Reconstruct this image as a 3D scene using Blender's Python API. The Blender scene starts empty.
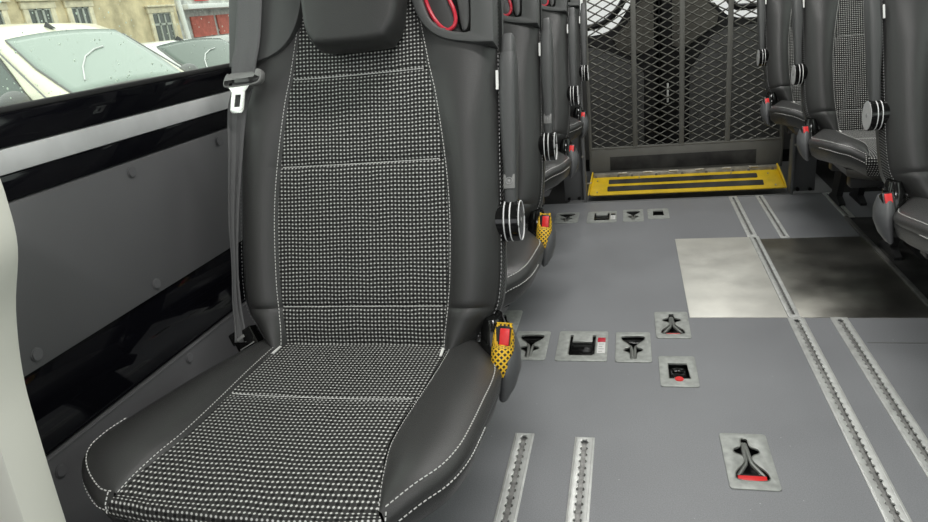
import bpy, bmesh, math, random
from mathutils import Vector, Matrix
random.seed(7)
C = bpy.context.scene
COL = C.collection
PI = math.pi
R = math.radians

# ------------------------------------------------------------------ materials
def mat(name, col, rough=.5, metal=0., spec=.5, bump=0., bscale=200., var=0., vscale=8., coat=0., vdetail=4., trans=0., ior=1.45):
    m = bpy.data.materials.new(name); m.use_nodes = True
    nt = m.node_tree; b = nt.nodes['Principled BSDF']
    b.inputs['Base Color'].default_value = (*col, 1)
    b.inputs['Roughness'].default_value = rough
    b.inputs['Metallic'].default_value = metal
    b.inputs['Specular IOR Level'].default_value = spec
    b.inputs['Coat Weight'].default_value = coat
    b.inputs['Coat Roughness'].default_value = .05
    b.inputs['Transmission Weight'].default_value = trans
    b.inputs['IOR'].default_value = ior
    tc = nt.nodes.new('ShaderNodeTexCoord')
    if var:
        n = nt.nodes.new('ShaderNodeTexNoise'); n.inputs['Scale'].default_value = vscale; n.inputs['Detail'].default_value = vdetail
        r = nt.nodes.new('ShaderNodeMapRange'); r.inputs[1].default_value = .3; r.inputs[2].default_value = .7
        r.inputs[3].default_value = 1 - var; r.inputs[4].default_value = 1 + var
        mx = nt.nodes.new('ShaderNodeVectorMath'); mx.operation = 'SCALE'; mx.inputs[0].default_value = col
        nt.links.new(tc.outputs['Object'], n.inputs['Vector']); nt.links.new(n.outputs[0], r.inputs[0])
        nt.links.new(r.outputs[0], mx.inputs['Scale']); nt.links.new(mx.outputs[0], b.inputs['Base Color'])
    if bump:
        n2 = nt.nodes.new('ShaderNodeTexNoise'); n2.inputs['Scale'].default_value = bscale; n2.inputs['Detail'].default_value = 3
        bp = nt.nodes.new('ShaderNodeBump'); bp.inputs['Strength'].default_value = bump; bp.inputs['Distance'].default_value = .002
        nt.links.new(tc.outputs['Object'], n2.inputs['Vector']); nt.links.new(n2.outputs[0], bp.inputs['Height'])
        nt.links.new(bp.outputs[0], b.inputs['Normal'])
    return m

def mathn(nt, op, a, b=None, c=None):
    n = nt.nodes.new('ShaderNodeMath'); n.operation = op
    for i, v in enumerate((a, b, c)):
        if v is None: continue
        if isinstance(v, (int, float)): n.inputs[i].default_value = v
        else: nt.links.new(v, n.inputs[i])
    return n.outputs[0]

def woven(name, base, dot, dark, pitch=.0063, rough=.75):
    """woven seat cloth: pale stitches on a square lattice, black pits between them"""
    m = bpy.data.materials.new(name); m.use_nodes = True
    nt = m.node_tree; b = nt.nodes['Principled BSDF']; b.inputs['Roughness'].default_value = rough
    b.inputs['Specular IOR Level'].default_value = .25
    uv = nt.nodes.new('ShaderNodeUVMap'); uv.uv_map = 'UVMap'
    sc = nt.nodes.new('ShaderNodeVectorMath'); sc.operation = 'SCALE'; sc.inputs['Scale'].default_value = 1/pitch
    nt.links.new(uv.outputs[0], sc.inputs[0])
    nz = nt.nodes.new('ShaderNodeTexNoise'); nz.inputs['Scale'].default_value = 14; nt.links.new(uv.outputs[0], nz.inputs['Vector'])
    sp = nt.nodes.new('ShaderNodeSeparateXYZ'); nt.links.new(sc.outputs[0], sp.inputs[0])
    u, v = sp.outputs[0], sp.outputs[1]
    w = mathn(nt, 'MULTIPLY', nz.outputs[0], 1.2); v = mathn(nt, 'ADD', v, w)
    fu = mathn(nt, 'SUBTRACT', mathn(nt, 'FRACT', u), .5); fv = mathn(nt, 'SUBTRACT', mathn(nt, 'FRACT', v), .5)
    # pale stitch: ellipse at the cell centre
    d = mathn(nt, 'ADD', mathn(nt, 'POWER', mathn(nt, 'MULTIPLY', fu, 3.8), 2), mathn(nt, 'POWER', mathn(nt, 'MULTIPLY', fv, 4.8), 2))
    r1 = nt.nodes.new('ShaderNodeMapRange'); r1.interpolation_type = 'SMOOTHSTEP'
    for i, x in ((1, 1.25), (2, .45), (3, 0), (4, 1)): r1.inputs[i].default_value = x
    nt.links.new(d, r1.inputs[0])
    # black pit at the cell corner
    au = mathn(nt, 'SUBTRACT', .5, mathn(nt, 'ABSOLUTE', fu)); av = mathn(nt, 'SUBTRACT', .5, mathn(nt, 'ABSOLUTE', fv))
    d2 = mathn(nt, 'ADD', mathn(nt, 'POWER', mathn(nt, 'MULTIPLY', au, 2.3), 2), mathn(nt, 'POWER', mathn(nt, 'MULTIPLY', av, 3.3), 2))
    iu = mathn(nt, 'ROUND', u); iv = mathn(nt, 'ROUND', v)
    par = mathn(nt, 'PINGPONG', mathn(nt, 'ADD', iu, iv), 1)
    r2 = nt.nodes.new('ShaderNodeMapRange'); r2.interpolation_type = 'SMOOTHSTEP'
    for i, x in ((1, 1.2), (2, .5), (3, 0), (4, 1)): r2.inputs[i].default_value = x
    nt.links.new(d2, r2.inputs[0])
    pit = mathn(nt, 'MULTIPLY', r2.outputs[0], mathn(nt, 'MULTIPLY_ADD', par, .45, .55))
    m1 = nt.nodes.new('ShaderNodeMix'); m1.data_type = 'RGBA'
    m1.inputs[6].default_value = (*base, 1); m1.inputs[7].default_value = (*dark, 1); nt.links.new(pit, m1.inputs[0])
    m2 = nt.nodes.new('ShaderNodeMix'); m2.data_type = 'RGBA'
    nt.links.new(m1.outputs[2], m2.inputs[6]); m2.inputs[7].default_value = (*dot, 1); nt.links.new(r1.outputs[0], m2.inputs[0])
    nt.links.new(m2.outputs[2], b.inputs['Base Color'])
    bp = nt.nodes.new('ShaderNodeBump'); bp.inputs['Strength'].default_value = .5; bp.inputs['Distance'].default_value = .001
    nt.links.new(mathn(nt, 'SUBTRACT', r1.outputs[0], pit), bp.inputs['Height']); nt.links.new(bp.outputs[0], b.inputs['Normal'])
    return m

def checker_mesh_mat(name, c1, c2, su, sv):
    """knitted sleeve: yellow netting over black"""
    m = bpy.data.materials.new(name); m.use_nodes = True
    nt = m.node_tree; b = nt.nodes['Principled BSDF']; b.inputs['Roughness'].default_value = .6
    uv = nt.nodes.new('ShaderNodeUVMap'); uv.uv_map = 'UVMap'
    sp = nt.nodes.new('ShaderNodeSeparateXYZ'); nt.links.new(uv.outputs[0], sp.inputs[0])
    a = mathn(nt, 'ADD', mathn(nt, 'MULTIPLY', sp.outputs[0], su), mathn(nt, 'MULTIPLY', sp.outputs[1], sv))
    c = mathn(nt, 'SUBTRACT', mathn(nt, 'MULTIPLY', sp.outputs[0], su), mathn(nt, 'MULTIPLY', sp.outputs[1], sv))
    fa = mathn(nt, 'LESS_THAN', mathn(nt, 'ABSOLUTE', mathn(nt, 'SUBTRACT', mathn(nt, 'FRACT', a), .5)), .3)
    fc = mathn(nt, 'LESS_THAN', mathn(nt, 'ABSOLUTE', mathn(nt, 'SUBTRACT', mathn(nt, 'FRACT', c), .5)), .3)
    k = mathn(nt, 'MULTIPLY', fa, fc)
    mx = nt.nodes.new('ShaderNodeMix'); mx.data_type = 'RGBA'; mx.inputs[6].default_value = (*c1, 1); mx.inputs[7].default_value = (*c2, 1)
    nt.links.new(k, mx.inputs[0]); nt.links.new(mx.outputs[2], b.inputs['Base Color'])
    return m

def floor_mat():
    m = bpy.data.materials.new('grey speckled vinyl'); m.use_nodes = True
    nt = m.node_tree; b = nt.nodes['Principled BSDF']
    tc = nt.nodes.new('ShaderNodeTexCoord')
    def noise(s, d=2):
        n = nt.nodes.new('ShaderNodeTexNoise'); n.inputs['Scale'].default_value = s; n.inputs['Detail'].default_value = d
        nt.links.new(tc.outputs['Object'], n.inputs['Vector']); return n.outputs[0]
    fine = noise(420, 2); mid = noise(3.5, 5); spk = nt.nodes.new('ShaderNodeTexVoronoi'); spk.inputs['Scale'].default_value = 24
    nt.links.new(tc.outputs['Object'], spk.inputs['Vector'])
    s = mathn(nt, 'LESS_THAN', spk.outputs['Distance'], .032)
    v = mathn(nt, 'ADD', mathn(nt, 'MULTIPLY_ADD', fine, .7, .65), mathn(nt, 'MULTIPLY_ADD', mid, .32, -.16))
    v = mathn(nt, 'ADD', v, mathn(nt, 'MULTIPLY', s, .9))
    vm = nt.nodes.new('ShaderNodeVectorMath'); vm.operation = 'SCALE'; vm.inputs[0].default_value = (.216, .222, .233)
    nt.links.new(v, vm.inputs['Scale']); nt.links.new(vm.outputs[0], b.inputs['Base Color'])
    nt.links.new(mathn(nt, 'MULTIPLY_ADD', mid, .25, .33), b.inputs['Roughness'])
    bp = nt.nodes.new('ShaderNodeBump'); bp.inputs['Strength'].default_value = .25; bp.inputs['Distance'].default_value = .001
    nt.links.new(fine, bp.inputs['Height']); nt.links.new(bp.outputs[0], b.inputs['Normal'])
    return m

def brushed(name, col, rough, var, metal=1., vs=6):
    m = mat(name, col, rough, metal, var=var, vscale=vs, vdetail=6, bump=.12, bscale=90)
    nt = m.node_tree; b = nt.nodes['Principled BSDF']; tc = [n for n in nt.nodes if n.type == 'TEX_COORD'][0]
    n = nt.nodes.new('ShaderNodeTexNoise'); n.inputs['Scale'].default_value = 9; n.inputs['Detail'].default_value = 6
    nt.links.new(tc.outputs['Object'], n.inputs['Vector'])
    nt.links.new(mathn(nt, 'MULTIPLY_ADD', n.outputs[0], .35, rough - .17), b.inputs['Roughness'])
    return m

M = {}
M['floor'] = floor_mat()
M['leather'] = mat('dark grey leatherette', (.038, .038, .0375), .38, bump=.25, bscale=900)
M['leather_soft'] = mat('black leatherette', (.030, .030, .0295), .45, bump=.2, bscale=700)
M['shell'] = mat('grey seat plastic', (.066, .068, .067), .42, bump=.15, bscale=1200)
M['shell_light'] = mat('light grey plastic cover', (.085, .087, .09), .4)
M['black'] = mat('black plastic', (.008, .008, .008), .35)
M['matblack'] = mat('matt black void', (.006, .006, .006), .8)
M['gloss'] = mat('gloss black body paint', (.0035, .0035, .005), .06, spec=.35)
M['piano'] = mat('polished black drum', (.006, .006, .006), .12)
M['white_ring'] = mat('white ring', (.75, .75, .75), .3)
M['disc'] = mat('silver disc face', (.62, .62, .62), .3, .3)
M['arm'] = mat('armrest soft plastic', (.066, .068, .068), .5, bump=.1, bscale=600)
M['panel'] = mat('grey wall board', (.105, .105, .109), .5, bump=.1, bscale=500, var=.06, vscale=3)
M['stripe'] = mat('silver grey stripe', (.52, .53, .53), .45, .0, var=.12, vscale=14)
M['screw'] = mat('grey screw cap', (.12, .12, .125), .35)
M['thread'] = mat('white thread', (.62, .62, .60), .7)
M['thread_dim'] = mat('pale grey thread', (.3, .3, .3), .7)
M['tag'] = mat('white textile tag', (.75, .75, .73), .7)
M['cloth'] = woven('dotted woven cloth', (.046, .046, .044), (.58, .58, .56), (.006, .006, .006))
M['gusset'] = woven('dotted side cloth', (.035, .035, .034), (.3, .3, .3), (.005, .005, .005), .006)
M['red'] = mat('red release button', (.72, .028, .03), .35)
M['redpipe'] = mat('red piping', (.50, .02, .04), .4)
M['sleeve'] = checker_mesh_mat('yellow net sleeve', (.78, .47, .02), (.01, .01, .01), 5, 5)
M['yellow'] = mat('safety yellow paint', (.68, .46, .012), .45, var=.12, vscale=25)
M['yellow_plain'] = mat('yellow plastic rim', (.78, .47, .02), .5)
M['strap'] = mat('dark grey belt webbing', (.10, .10, .102), .6, bump=.4, bscale=500)
M['tonguegrey'] = mat('grey tongue housing', (.2, .2, .195), .45)
M['chrome'] = mat('polished steel', (.82, .82, .80), .25, .85)
M['track'] = mat('anodised aluminium track', (.60, .61, .59), .42, .4, var=.12, vscale=40)
M['trackin'] = mat('worn track channel', (.30, .30, .29), .5, .5, var=.35, vscale=60)
M['track_dim'] = mat('scuffed floor strip', (.22, .22, .21), .45, .5, var=.2, vscale=30)
M['alu'] = brushed('pale scuffed aluminium sheet', (.66, .655, .60), .48, .10, .45, 9)
M['alud'] = brushed('tarnished aluminium sheet', (.36, .355, .32), .38, .35, vs=5)
M['plate'] = mat('cast grey plate', (.36, .375, .355), .5, .25, var=.18, vscale=60)
M['well'] = mat('dark recess', (.02, .02, .02), .6)
M['hook'] = mat('zinc hook', (.30, .31, .29), .4, .6)
M['lift'] = mat('dark olive grey metal', (.15, .15, .135), .5, .2, var=.08, vscale=12)
M['liftmesh'] = mat('grey expanded metal', (.12, .12, .105), .5, .3, var=.1, vscale=20)
M['grip'] = mat('black anti slip strip', (.028, .028, .026), .75, var=.7, vscale=12, bump=.5, bscale=400)
M['hinge'] = mat('worn hinge steel', (.42, .40, .34), .4, .6, var=.3, vscale=40)
M['post'] = mat('grey lift post', (.15, .153, .155), .5, var=.1)
M['legmetal'] = mat('black seat leg metal', (.03, .03, .032), .5)
M['doorpanel'] = mat('grey rear door trim', (.085, .085, .082), .6)
M['doorupper'] = mat('warm grey rear door trim', (.11, .105, .09), .6)
M['doorblack'] = mat('black door skin', (.004, .004, .004), .6)
M['whitetrim'] = mat('white moulding', (.8, .8, .76), .5)
M['cream'] = mat('cream moulded plastic', (.74, .74, .66), .5, bump=.05, bscale=300)
M['ceil'] = mat('pale ceiling lining', (.55, .55, .54), .7)
M['wallr'] = mat('right wall lining', (.12, .12, .125), .6)
M['label'] = mat('white printed label', (.7, .7, .68), .6)
M['ink'] = mat('grey ink', (.25, .25, .25), .6)
M['lamp'] = mat('lamp housing', (.7, .7, .7), .5)
M['carcream'] = mat('cream car paint', (.80, .70, .42), .3, coat=.6)
M['carroof'] = mat('pale cream car paint', (.86, .83, .66), .3, coat=.6)
M['carwhite'] = mat('white car paint', (.82, .83, .82), .3, coat=.6)
M['carglass'] = mat('pale green car glass', (.34, .40, .36), .12, spec=.8)
M['carglass2'] = mat('dark car glass', (.10, .13, .11), .12, spec=.8)
M['rubber'] = mat('black rubber', (.02, .02, .02), .7)
M['cargrey'] = mat('grey plastic', (.2, .2, .2), .5)
M['stone'] = mat('weathered sandstone', (.66, .56, .36), .9, var=.3, vscale=1.6, vdetail=8, bump=.6, bscale=8)
M['stonetrim'] = mat('pale stone surround', (.72, .65, .48), .85, var=.2, vscale=4)
M['stonedark'] = mat('shaded stone reveal', (.24, .22, .17), .9, var=.2, vscale=4)
M['winwood'] = mat('pale window frame', (.45, .47, .42), .7)
M['housewin'] = mat('house window glass', (.10, .11, .10), .15)
M['shopgrey'] = mat('grey shop front', (.50, .50, .48), .8, var=.35, vscale=3)
M['shopwhite'] = mat('white shop fascia', (.82, .82, .8), .6)
M['shopred'] = mat('brick red shop panel', (.48, .13, .10), .7, var=.2, vscale=5)
M['shopredb'] = mat('red banner cloth', (.62, .06, .06), .7)
M['asphalt'] = mat('wet asphalt', (.11, .11, .11), .5, var=.2, vscale=4)
M['pole'] = mat('white painted pole', (.82, .82, .78), .5)
mg = bpy.data.materials.new('window glass'); mg.use_nodes = True
nt = mg.node_tree; nt.nodes.remove(nt.nodes['Principled BSDF']); out = nt.nodes['Material Output']
tr = nt.nodes.new('ShaderNodeBsdfTransparent'); tr.inputs[0].default_value = (.93, .98, .93, 1)
gl = nt.nodes.new('ShaderNodeBsdfGlossy'); gl.inputs['Roughness'].default_value = .02
fr = nt.nodes.new('ShaderNodeLayerWeight'); fr.inputs['Blend'].default_value = .5
mx = nt.nodes.new('ShaderNodeMixShader'); nt.links.new(mathn(nt, 'MULTIPLY_ADD', mathn(nt, 'POWER', fr.outputs['Facing'], 5), .9, .03), mx.inputs[0]); nt.links.new(tr.outputs[0], mx.inputs[1]); nt.links.new(gl.outputs[0], mx.inputs[2])
nt.links.new(mx.outputs[0], out.inputs[0]); M['glass'] = mg
m2g = mg.copy(); m2g.name = 'clear door glass'; [n for n in m2g.node_tree.nodes if n.type == 'BSDF_TRANSPARENT'][0].inputs[0].default_value = (.98, .99, .98, 1); M['glass_clear'] = m2g
md = mat('rain drops painted sky-bright', (.93, .96, .94), .25); M['drop'] = md  # opaque white base stands in for sky light refracted by the drops

# ------------------------------------------------------------------ helpers
SX = 1            # side factor used while building a mirrored seat
def obj(name, bm, m, parent=None, smooth=True, loc=None, angle=40):
    if SX < 0:
        for v in bm.verts: v.co.x *= -1
        bmesh.ops.reverse_faces(bm, faces=bm.faces[:])
    me = bpy.data.meshes.new(name); bm.to_mesh(me); bm.free()
    ms = m if isinstance(m, (list, tuple)) else [m]
    for q in ms: me.materials.append(M[q])
    if smooth and len(me.polygons):
        me.polygons.foreach_set('use_smooth', [True]*len(me.polygons))
        me.set_sharp_from_angle(angle=R(angle))
    o = bpy.data.objects.new(name, me); COL.objects.link(o)
    if parent: o.parent = parent
    if loc: o.location = loc
    return o
def thing(name, label, cat, loc=(0, 0, 0), rotz=0, group=None):
    o = bpy.data.objects.new(name, None); COL.objects.link(o); o.location = loc; o.rotation_euler = (0, 0, rotz)
    o.empty_display_size = .1
    o['label'] = label; o['category'] = cat
    if group: o['group'] = group
    return o
def tag(o, label, cat, group=None, kind=None):
    o['label'] = label; o['category'] = cat
    if group: o['group'] = group
    if kind: o['kind'] = kind
    return o
def struct(o): o['kind'] = 'structure'; return o
def copy_tree(o, parent=None):
    c = o.copy(); COL.objects.link(c)
    if parent: c.parent = parent
    for ch in list(o.children): copy_tree(ch, c)
    return c
def B(): return bmesh.new()
def box(bm, x0, x1, y0, y1, z0, z1, bev=0, seg=2, mtx=None, mi=0):
    r = bmesh.ops.create_cube(bm, size=1)
    vs = r['verts']
    for v in vs: v.co = Vector(((x0+x1)/2 + v.co.x*(x1-x0), (y0+y1)/2 + v.co.y*(y1-y0), (z0+z1)/2 + v.co.z*(z1-z0)))
    fs = list({f for v in vs for f in v.link_faces})
    for f in fs: f.material_index = mi
    if bev:
        es = list({e for v in vs for e in v.link_edges})
        rr = bmesh.ops.bevel(bm, geom=es, offset=bev, segments=seg, affect='EDGES', profile=.5, clamp_overlap=True)
        vs = list({v for f in rr['faces'] for v in f.verts} | {v for v in vs if v.is_valid})
        for f in rr['faces']: f.material_index = mi
    if mtx is not None:
        bmesh.ops.transform(bm, matrix=mtx, verts=vs)
    return vs
def tube(bm, pts, r, seg=8, closed=False, caps=True, ry=None, up=Vector((0, 0, 1)), mi=0):
    pts = [Vector(p) for p in pts]; n = len(pts); rings = []
    for i, p in enumerate(pts):
        if closed: a, b = pts[i-1], pts[(i+1) % n]
        else: a, b = pts[max(i-1, 0)], pts[min(i+1, n-1)]
        t = (b-a).normalized()
        s = t.cross(up)
        if s.length < 1e-4: s = t.cross(Vector((1, 0, 0)))
        s.normalize(); u = s.cross(t)
        rr = r[i] if isinstance(r, (list, tuple)) else r
        r2 = (ry[i] if isinstance(ry, (list, tuple)) else ry) if ry else rr
        rings.append([bm.verts.new(p + s*rr*math.cos(2*PI*k/seg) + u*r2*math.sin(2*PI*k/seg)) for k in range(seg)])
    m = n if closed else n-1
    for i in range(m):
        A, Bq = rings[i], rings[(i+1) % n]
        for k in range(seg):
            f = bm.faces.new((A[k], A[(k+1) % seg], Bq[(k+1) % seg], Bq[k])); f.material_index = mi
    if caps and not closed:
        f = bm.faces.new(rings[0][::-1]); f.material_index = mi
        f = bm.faces.new(rings[-1]); f.material_index = mi
def loft(bm, rings, closed=True, caps=True, mi=0):
    vr = [[bm.verts.new(p) for p in r] for r in rings]
    for A, Bq in zip(vr[:-1], vr[1:]):
        n = len(A)
        for k in range(n if closed else n-1):
            f = bm.faces.new((A[k], A[(k+1) % n], Bq[(k+1) % n], Bq[k])); f.material_index = mi
    if caps and closed:
        f = bm.faces.new(vr[0][::-1]); f.material_index = mi
        f = bm.faces.new(vr[-1]); f.material_index = mi
    bmesh.ops.recalc_face_normals(bm, faces=bm.faces[:])
    return vr
def cyl(bm, c, axis, r, h, seg=24, r2=None, bev=0, mi=0):
    q = Vector(axis).normalized().to_track_quat('Z', 'Y').to_matrix().to_4x4()
    r_ = bmesh.ops.create_cone(bm, cap_ends=True, segments=seg, radius1=r, radius2=r if r2 is None else r2, depth=h, matrix=Matrix.Translation(Vector(c)) @ q)
    fs = list({f for v in r_['verts'] for f in v.link_faces})
    for f in fs: f.material_index = mi
    if bev:
        es = [e for e in {e for v in r_['verts'] for e in v.link_edges} if len(e.link_faces) == 2 and (len(e.link_faces[0].verts) > 4) != (len(e.link_faces[1].verts) > 4)]
        bmesh.ops.bevel(bm, geom=es, offset=bev, segments=2, affect='EDGES')
    return r_['verts']
def rrect(w, h, r, n=4, cx=0, cy=0):
    pts = []
    for sx, sy, a0 in ((1, 1, 0), (-1, 1, 90), (-1, -1, 180), (1, -1, 270)):
        for k in range(n+1):
            a = R(a0 + 90*k/n); pts.append((cx + sx*(w/2-r) + r*math.cos(a), cy + sy*(h/2-r) + r*math.sin(a)))
    return pts
def spline(pts, n=6, closed=False):
    P = [Vector(p) for p in pts]; m = len(P); out = []
    rng = range(m) if closed else range(m-1)
    for i in rng:
        if closed: p0, p1, p2, p3 = P[i-1], P[i], P[(i+1) % m], P[(i+2) % m]
        else: p0, p1, p2, p3 = P[max(i-1, 0)], P[i], P[i+1], P[min(i+2, m-1)]
        for k in range(n):
            t = k/n
            out.append(.5*((2*p1) + (-p0+p2)*t + (2*p0-5*p1+4*p2-p3)*t*t + (-p0+3*p1-3*p2+p3)*t**3))
    if not closed: out.append(P[-1])
    return out
def interp(tab, x):
    if x <= tab[0][0]: return tab[0][1]
    for (a, b), (c, d) in zip(tab[:-1], tab[1:]):
        if x <= c:
            t = (x-a)/(c-a); return b + (d-b)*t
    return tab[-1][1]
def sinterp(tab, x):
    if x <= tab[0][0]: return tab[0][1]
    n = len(tab)
    for i in range(n-1):
        if x <= tab[i+1][0]:
            (x1, y1), (x2, y2) = tab[i], tab[i+1]; x0, y0 = tab[max(i-1, 0)]; x3, y3 = tab[min(i+2, n-1)]
            m1 = (y2-y0)/(x2-x0); m2 = (y3-y1)/(x3-x1); h = x2-x1; t = (x-x1)/h
            return (2*t**3-3*t*t+1)*y1 + (t**3-2*t*t+t)*h*m1 + (-2*t**3+3*t*t)*y2 + (t**3-t*t)*h*m2
    return tab[-1][1]
def shape2d(polys, depth, bevel=0, mtx=None, bm=None):
    """flat outline (first polygon) with holes (the others), extruded along local Z from -depth/2 to depth/2"""
    cu = bpy.data.curves.new('outline', 'CURVE'); cu.dimensions = '2D'; cu.fill_mode = 'BOTH'
    cu.extrude = max(depth/2-bevel, 0); cu.bevel_depth = bevel; cu.bevel_resolution = 1
    if bevel: cu.offset = -bevel
    for p in polys:
        s = cu.splines.new('POLY'); s.points.add(len(p)-1); s.use_cyclic_u = True
        for q, v in zip(s.points, p): q.co = (v[0], v[1], 0, 1)
    o = bpy.data.objects.new('outline', cu); COL.objects.link(o)
    bpy.context.view_layer.update()
    me = bpy.data.meshes.new_from_object(o.evaluated_get(bpy.context.evaluated_depsgraph_get()))
    bpy.data.objects.remove(o); bpy.data.curves.remove(cu)
    b = bm or B(); n0 = len(b.verts)
    b.from_mesh(me); bpy.data.meshes.remove(me)
    b.verts.ensure_lookup_table(); nv = b.verts[n0:]
    bmesh.ops.remove_doubles(b, verts=nv, dist=1e-6)
    if mtx is not None:
        b.verts.ensure_lookup_table(); bmesh.ops.transform(b, matrix=mtx, verts=b.verts[n0:])
    return b
def dashes(bm, pts, nrm, dash=.0045, gap=.0022, w=.0008, h=.0008, lift=.0006):
    """thread stitches along a polyline lying on a surface with normals nrm"""
    P = [Vector(p) for p in pts]; acc = [0]
    for a, b in zip(P[:-1], P[1:]): acc.append(acc[-1] + (b-a).length)
    L = acc[-1]
    def at(s):
        for i in range(len(P)-1):
            if s <= acc[i+1] or i == len(P)-2:
                t = (s-acc[i])/max(acc[i+1]-acc[i], 1e-9)
                n = (Vector(nrm[i])*(1-t) + Vector(nrm[i+1])*t).normalized() if isinstance(nrm, list) else Vector(nrm)
                return P[i].lerp(P[i+1], t), n
    s = 0
    while s + dash < L:
        a, n = at(s); b, n2 = at(s+dash); t = (b-a).normalized(); sd = t.cross(n).normalized()
        vs = []
        for q, k in ((a, .3), ((a+b)/2, 1), (b, .3)):
            c = q + n*(lift)
            vs.append([bm.verts.new(c - sd*w), bm.verts.new(c + n*h*(k+.4)), bm.verts.new(c + sd*w)])
        for A, Bq in zip(vs[:-1], vs[1:]):
            for k in range(2): bm.faces.new((A[k], Bq[k], Bq[k+1], A[k+1]))
        s += dash + gap

# ------------------------------------------------------------------ camera
cam = bpy.data.cameras.new('camera'); co = bpy.data.objects.new('camera', cam); COL.objects.link(co)
cam.sensor_width = 36; cam.lens = 683/928*36; cam.clip_start = .02; cam.clip_end = 300
rx = Vector((.97063, .21604, -.10580)); uy = Vector((.02000, .36582, .93047)); bz = Vector((.23973, -.90526, .35075))
mw = Matrix((( rx.x, uy.x, bz.x, 0), (rx.y, uy.y, bz.y, 0), (rx.z, uy.z, bz.z, .95), (0, 0, 0, 1)))
co.matrix_world = mw; C.camera = co

# ------------------------------------------------------------------ floor with recesses
socks = []   # (x0,x1,y0,y1)
def add_sock(x0, x1, y0, y1): socks.append((x0, x1, y0, y1))
SOCK = [  # kind, x0,x1,y0,y1, label
 ('claw', -.345, -.243, 1.670, 1.844, 'grey floor socket with black claw, directly left of the wide near one with white label'),
 ('buckle', -.216, -.074, 1.668, 1.845, 'wide grey floor socket of the near row with black latch and white label'),
 ('claw', -.052, .045, 1.666, 1.841, 'grey floor socket with black claw, directly right of the wide near one with white label'),
 ('hook', .061, .158, 1.806, 1.978, 'grey floor socket with upright fork hook touching the corner of the pale metal sheet'),
 ('block', .062, .156, 1.546, 1.701, 'square grey floor socket with black block and small red tab'),
 ('hook', .178, .274, 1.172, 1.357, 'nearest grey floor socket, holding a fork hook above a bright red tab'),
 ('slit', -.470, -.349, 1.830, 1.991, 'grey floor socket half hidden behind the yellow buckle sleeve of the front seat'),
 ('claw', -.336, -.232, 2.886, 3.034, 'small far grey floor socket with black claw, left of the far white-labelled one'),
 ('buckle', -.193, -.065, 2.875, 3.033, 'far wide grey floor socket near the yellow flap with black latch and white label'),
 ('claw', -.037, .050, 2.875, 3.044, 'far grey floor socket with black claw, right of the far white-labelled one'),
 ('slot', .068, .158, 2.902, 3.046, 'rightmost far grey floor socket with a plain black rectangle'),
 ('slit', -.470, -.368, 2.886, 3.036, 'far grey floor socket mostly hidden by the second seat\'s yellow buckle'),
]
TRK = [  # x centre, width, y0, y1, label
 (-.252, .0445, .70, 1.326, 'left one of two short silver floor rails beside the front seat'),
 (-.1135, .0445, .70, 1.320, 'right one of two short silver floor rails beside the front seat'),
 (.4545, .0445, .60, 1.937, 'near silver floor rail starting below the metal sheets, left of its twin'),
 (.568, .0445, .60, 1.939, 'near silver floor rail nearest the right edge, starting below the dark metal sheet'),
 (.4525, .0320, 1.937, 2.64, 'narrow middle rail running between the pale and the dark metal sheet'),
 (.4480, .0360, 2.64, 3.19, 'far silver floor rail from the pale metal sheet to the yellow flap'),
 (.5600, .0320, 2.62, 3.19, 'short far silver rail ending at the top of the dark metal sheet'),
 (.838, .0360, 2.84, 3.19, 'short silver rail under the right hand seats by the lift post'),
]
# scale of the measured floor map: camera height .95 -> positions above measured at 1.05 are already rescaled here
def cells():
    return [(a, b, c, d) for (_, a, b, c, d, _) in SOCK] + [(x-w/2+.004, x+w/2-.004, y0+.004, y1-.004) for (x, w, y0, y1, _) in TRK]
holes = [(a+.006, b-.006, c+.006, d-.006) if i < len(SOCK) else (a, b, c, d) for i, (a, b, c, d) in enumerate(cells())]
xs = sorted({-.86, 1.10} | {h[0] for h in holes} | {h[1] for h in holes}); ys = sorted({-1.3, 3.19} | {h[2] for h in holes} | {h[3] for h in holes})
bm = B(); vg = {}
def gv(i, j):
    if (i, j) not in vg: vg[i, j] = bm.verts.new((xs[i], ys[j], 0))
    return vg[i, j]
for i in range(len(xs)-1):
    for j in range(len(ys)-1):
        cx, cy = (xs[i]+xs[i+1])/2, (ys[j]+ys[j+1])/2
        if any(a < cx < b and c < cy < d for a, b, c, d in holes): continue
        bm.faces.new((gv(i, j), gv(i+1, j), gv(i+1, j+1), gv(i, j+1)))
fe = bmesh.ops.extrude_face_region(bm, geom=bm.faces[:])
for v in fe['geom']:
    if isinstance(v, bmesh.types.BMVert): v.co.z = -.035
bmesh.ops.recalc_face_normals(bm, faces=bm.faces[:])
struct(obj('floor', bm, 'floor', smooth=False))
bm = B(); box(bm, -.86, 1.10, -1.3, 4.0, -.08, -.036); struct(obj('floor_underside', bm, 'matblack', smooth=False))
bm = B(); box(bm, -.30, .90, 3.191, 3.95, -.036, -.028); box(bm, -.30, .84, 3.188, 3.200, -.03, .003, .002); struct(obj('trim_rear_step', bm, 'post', smooth=False))

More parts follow.
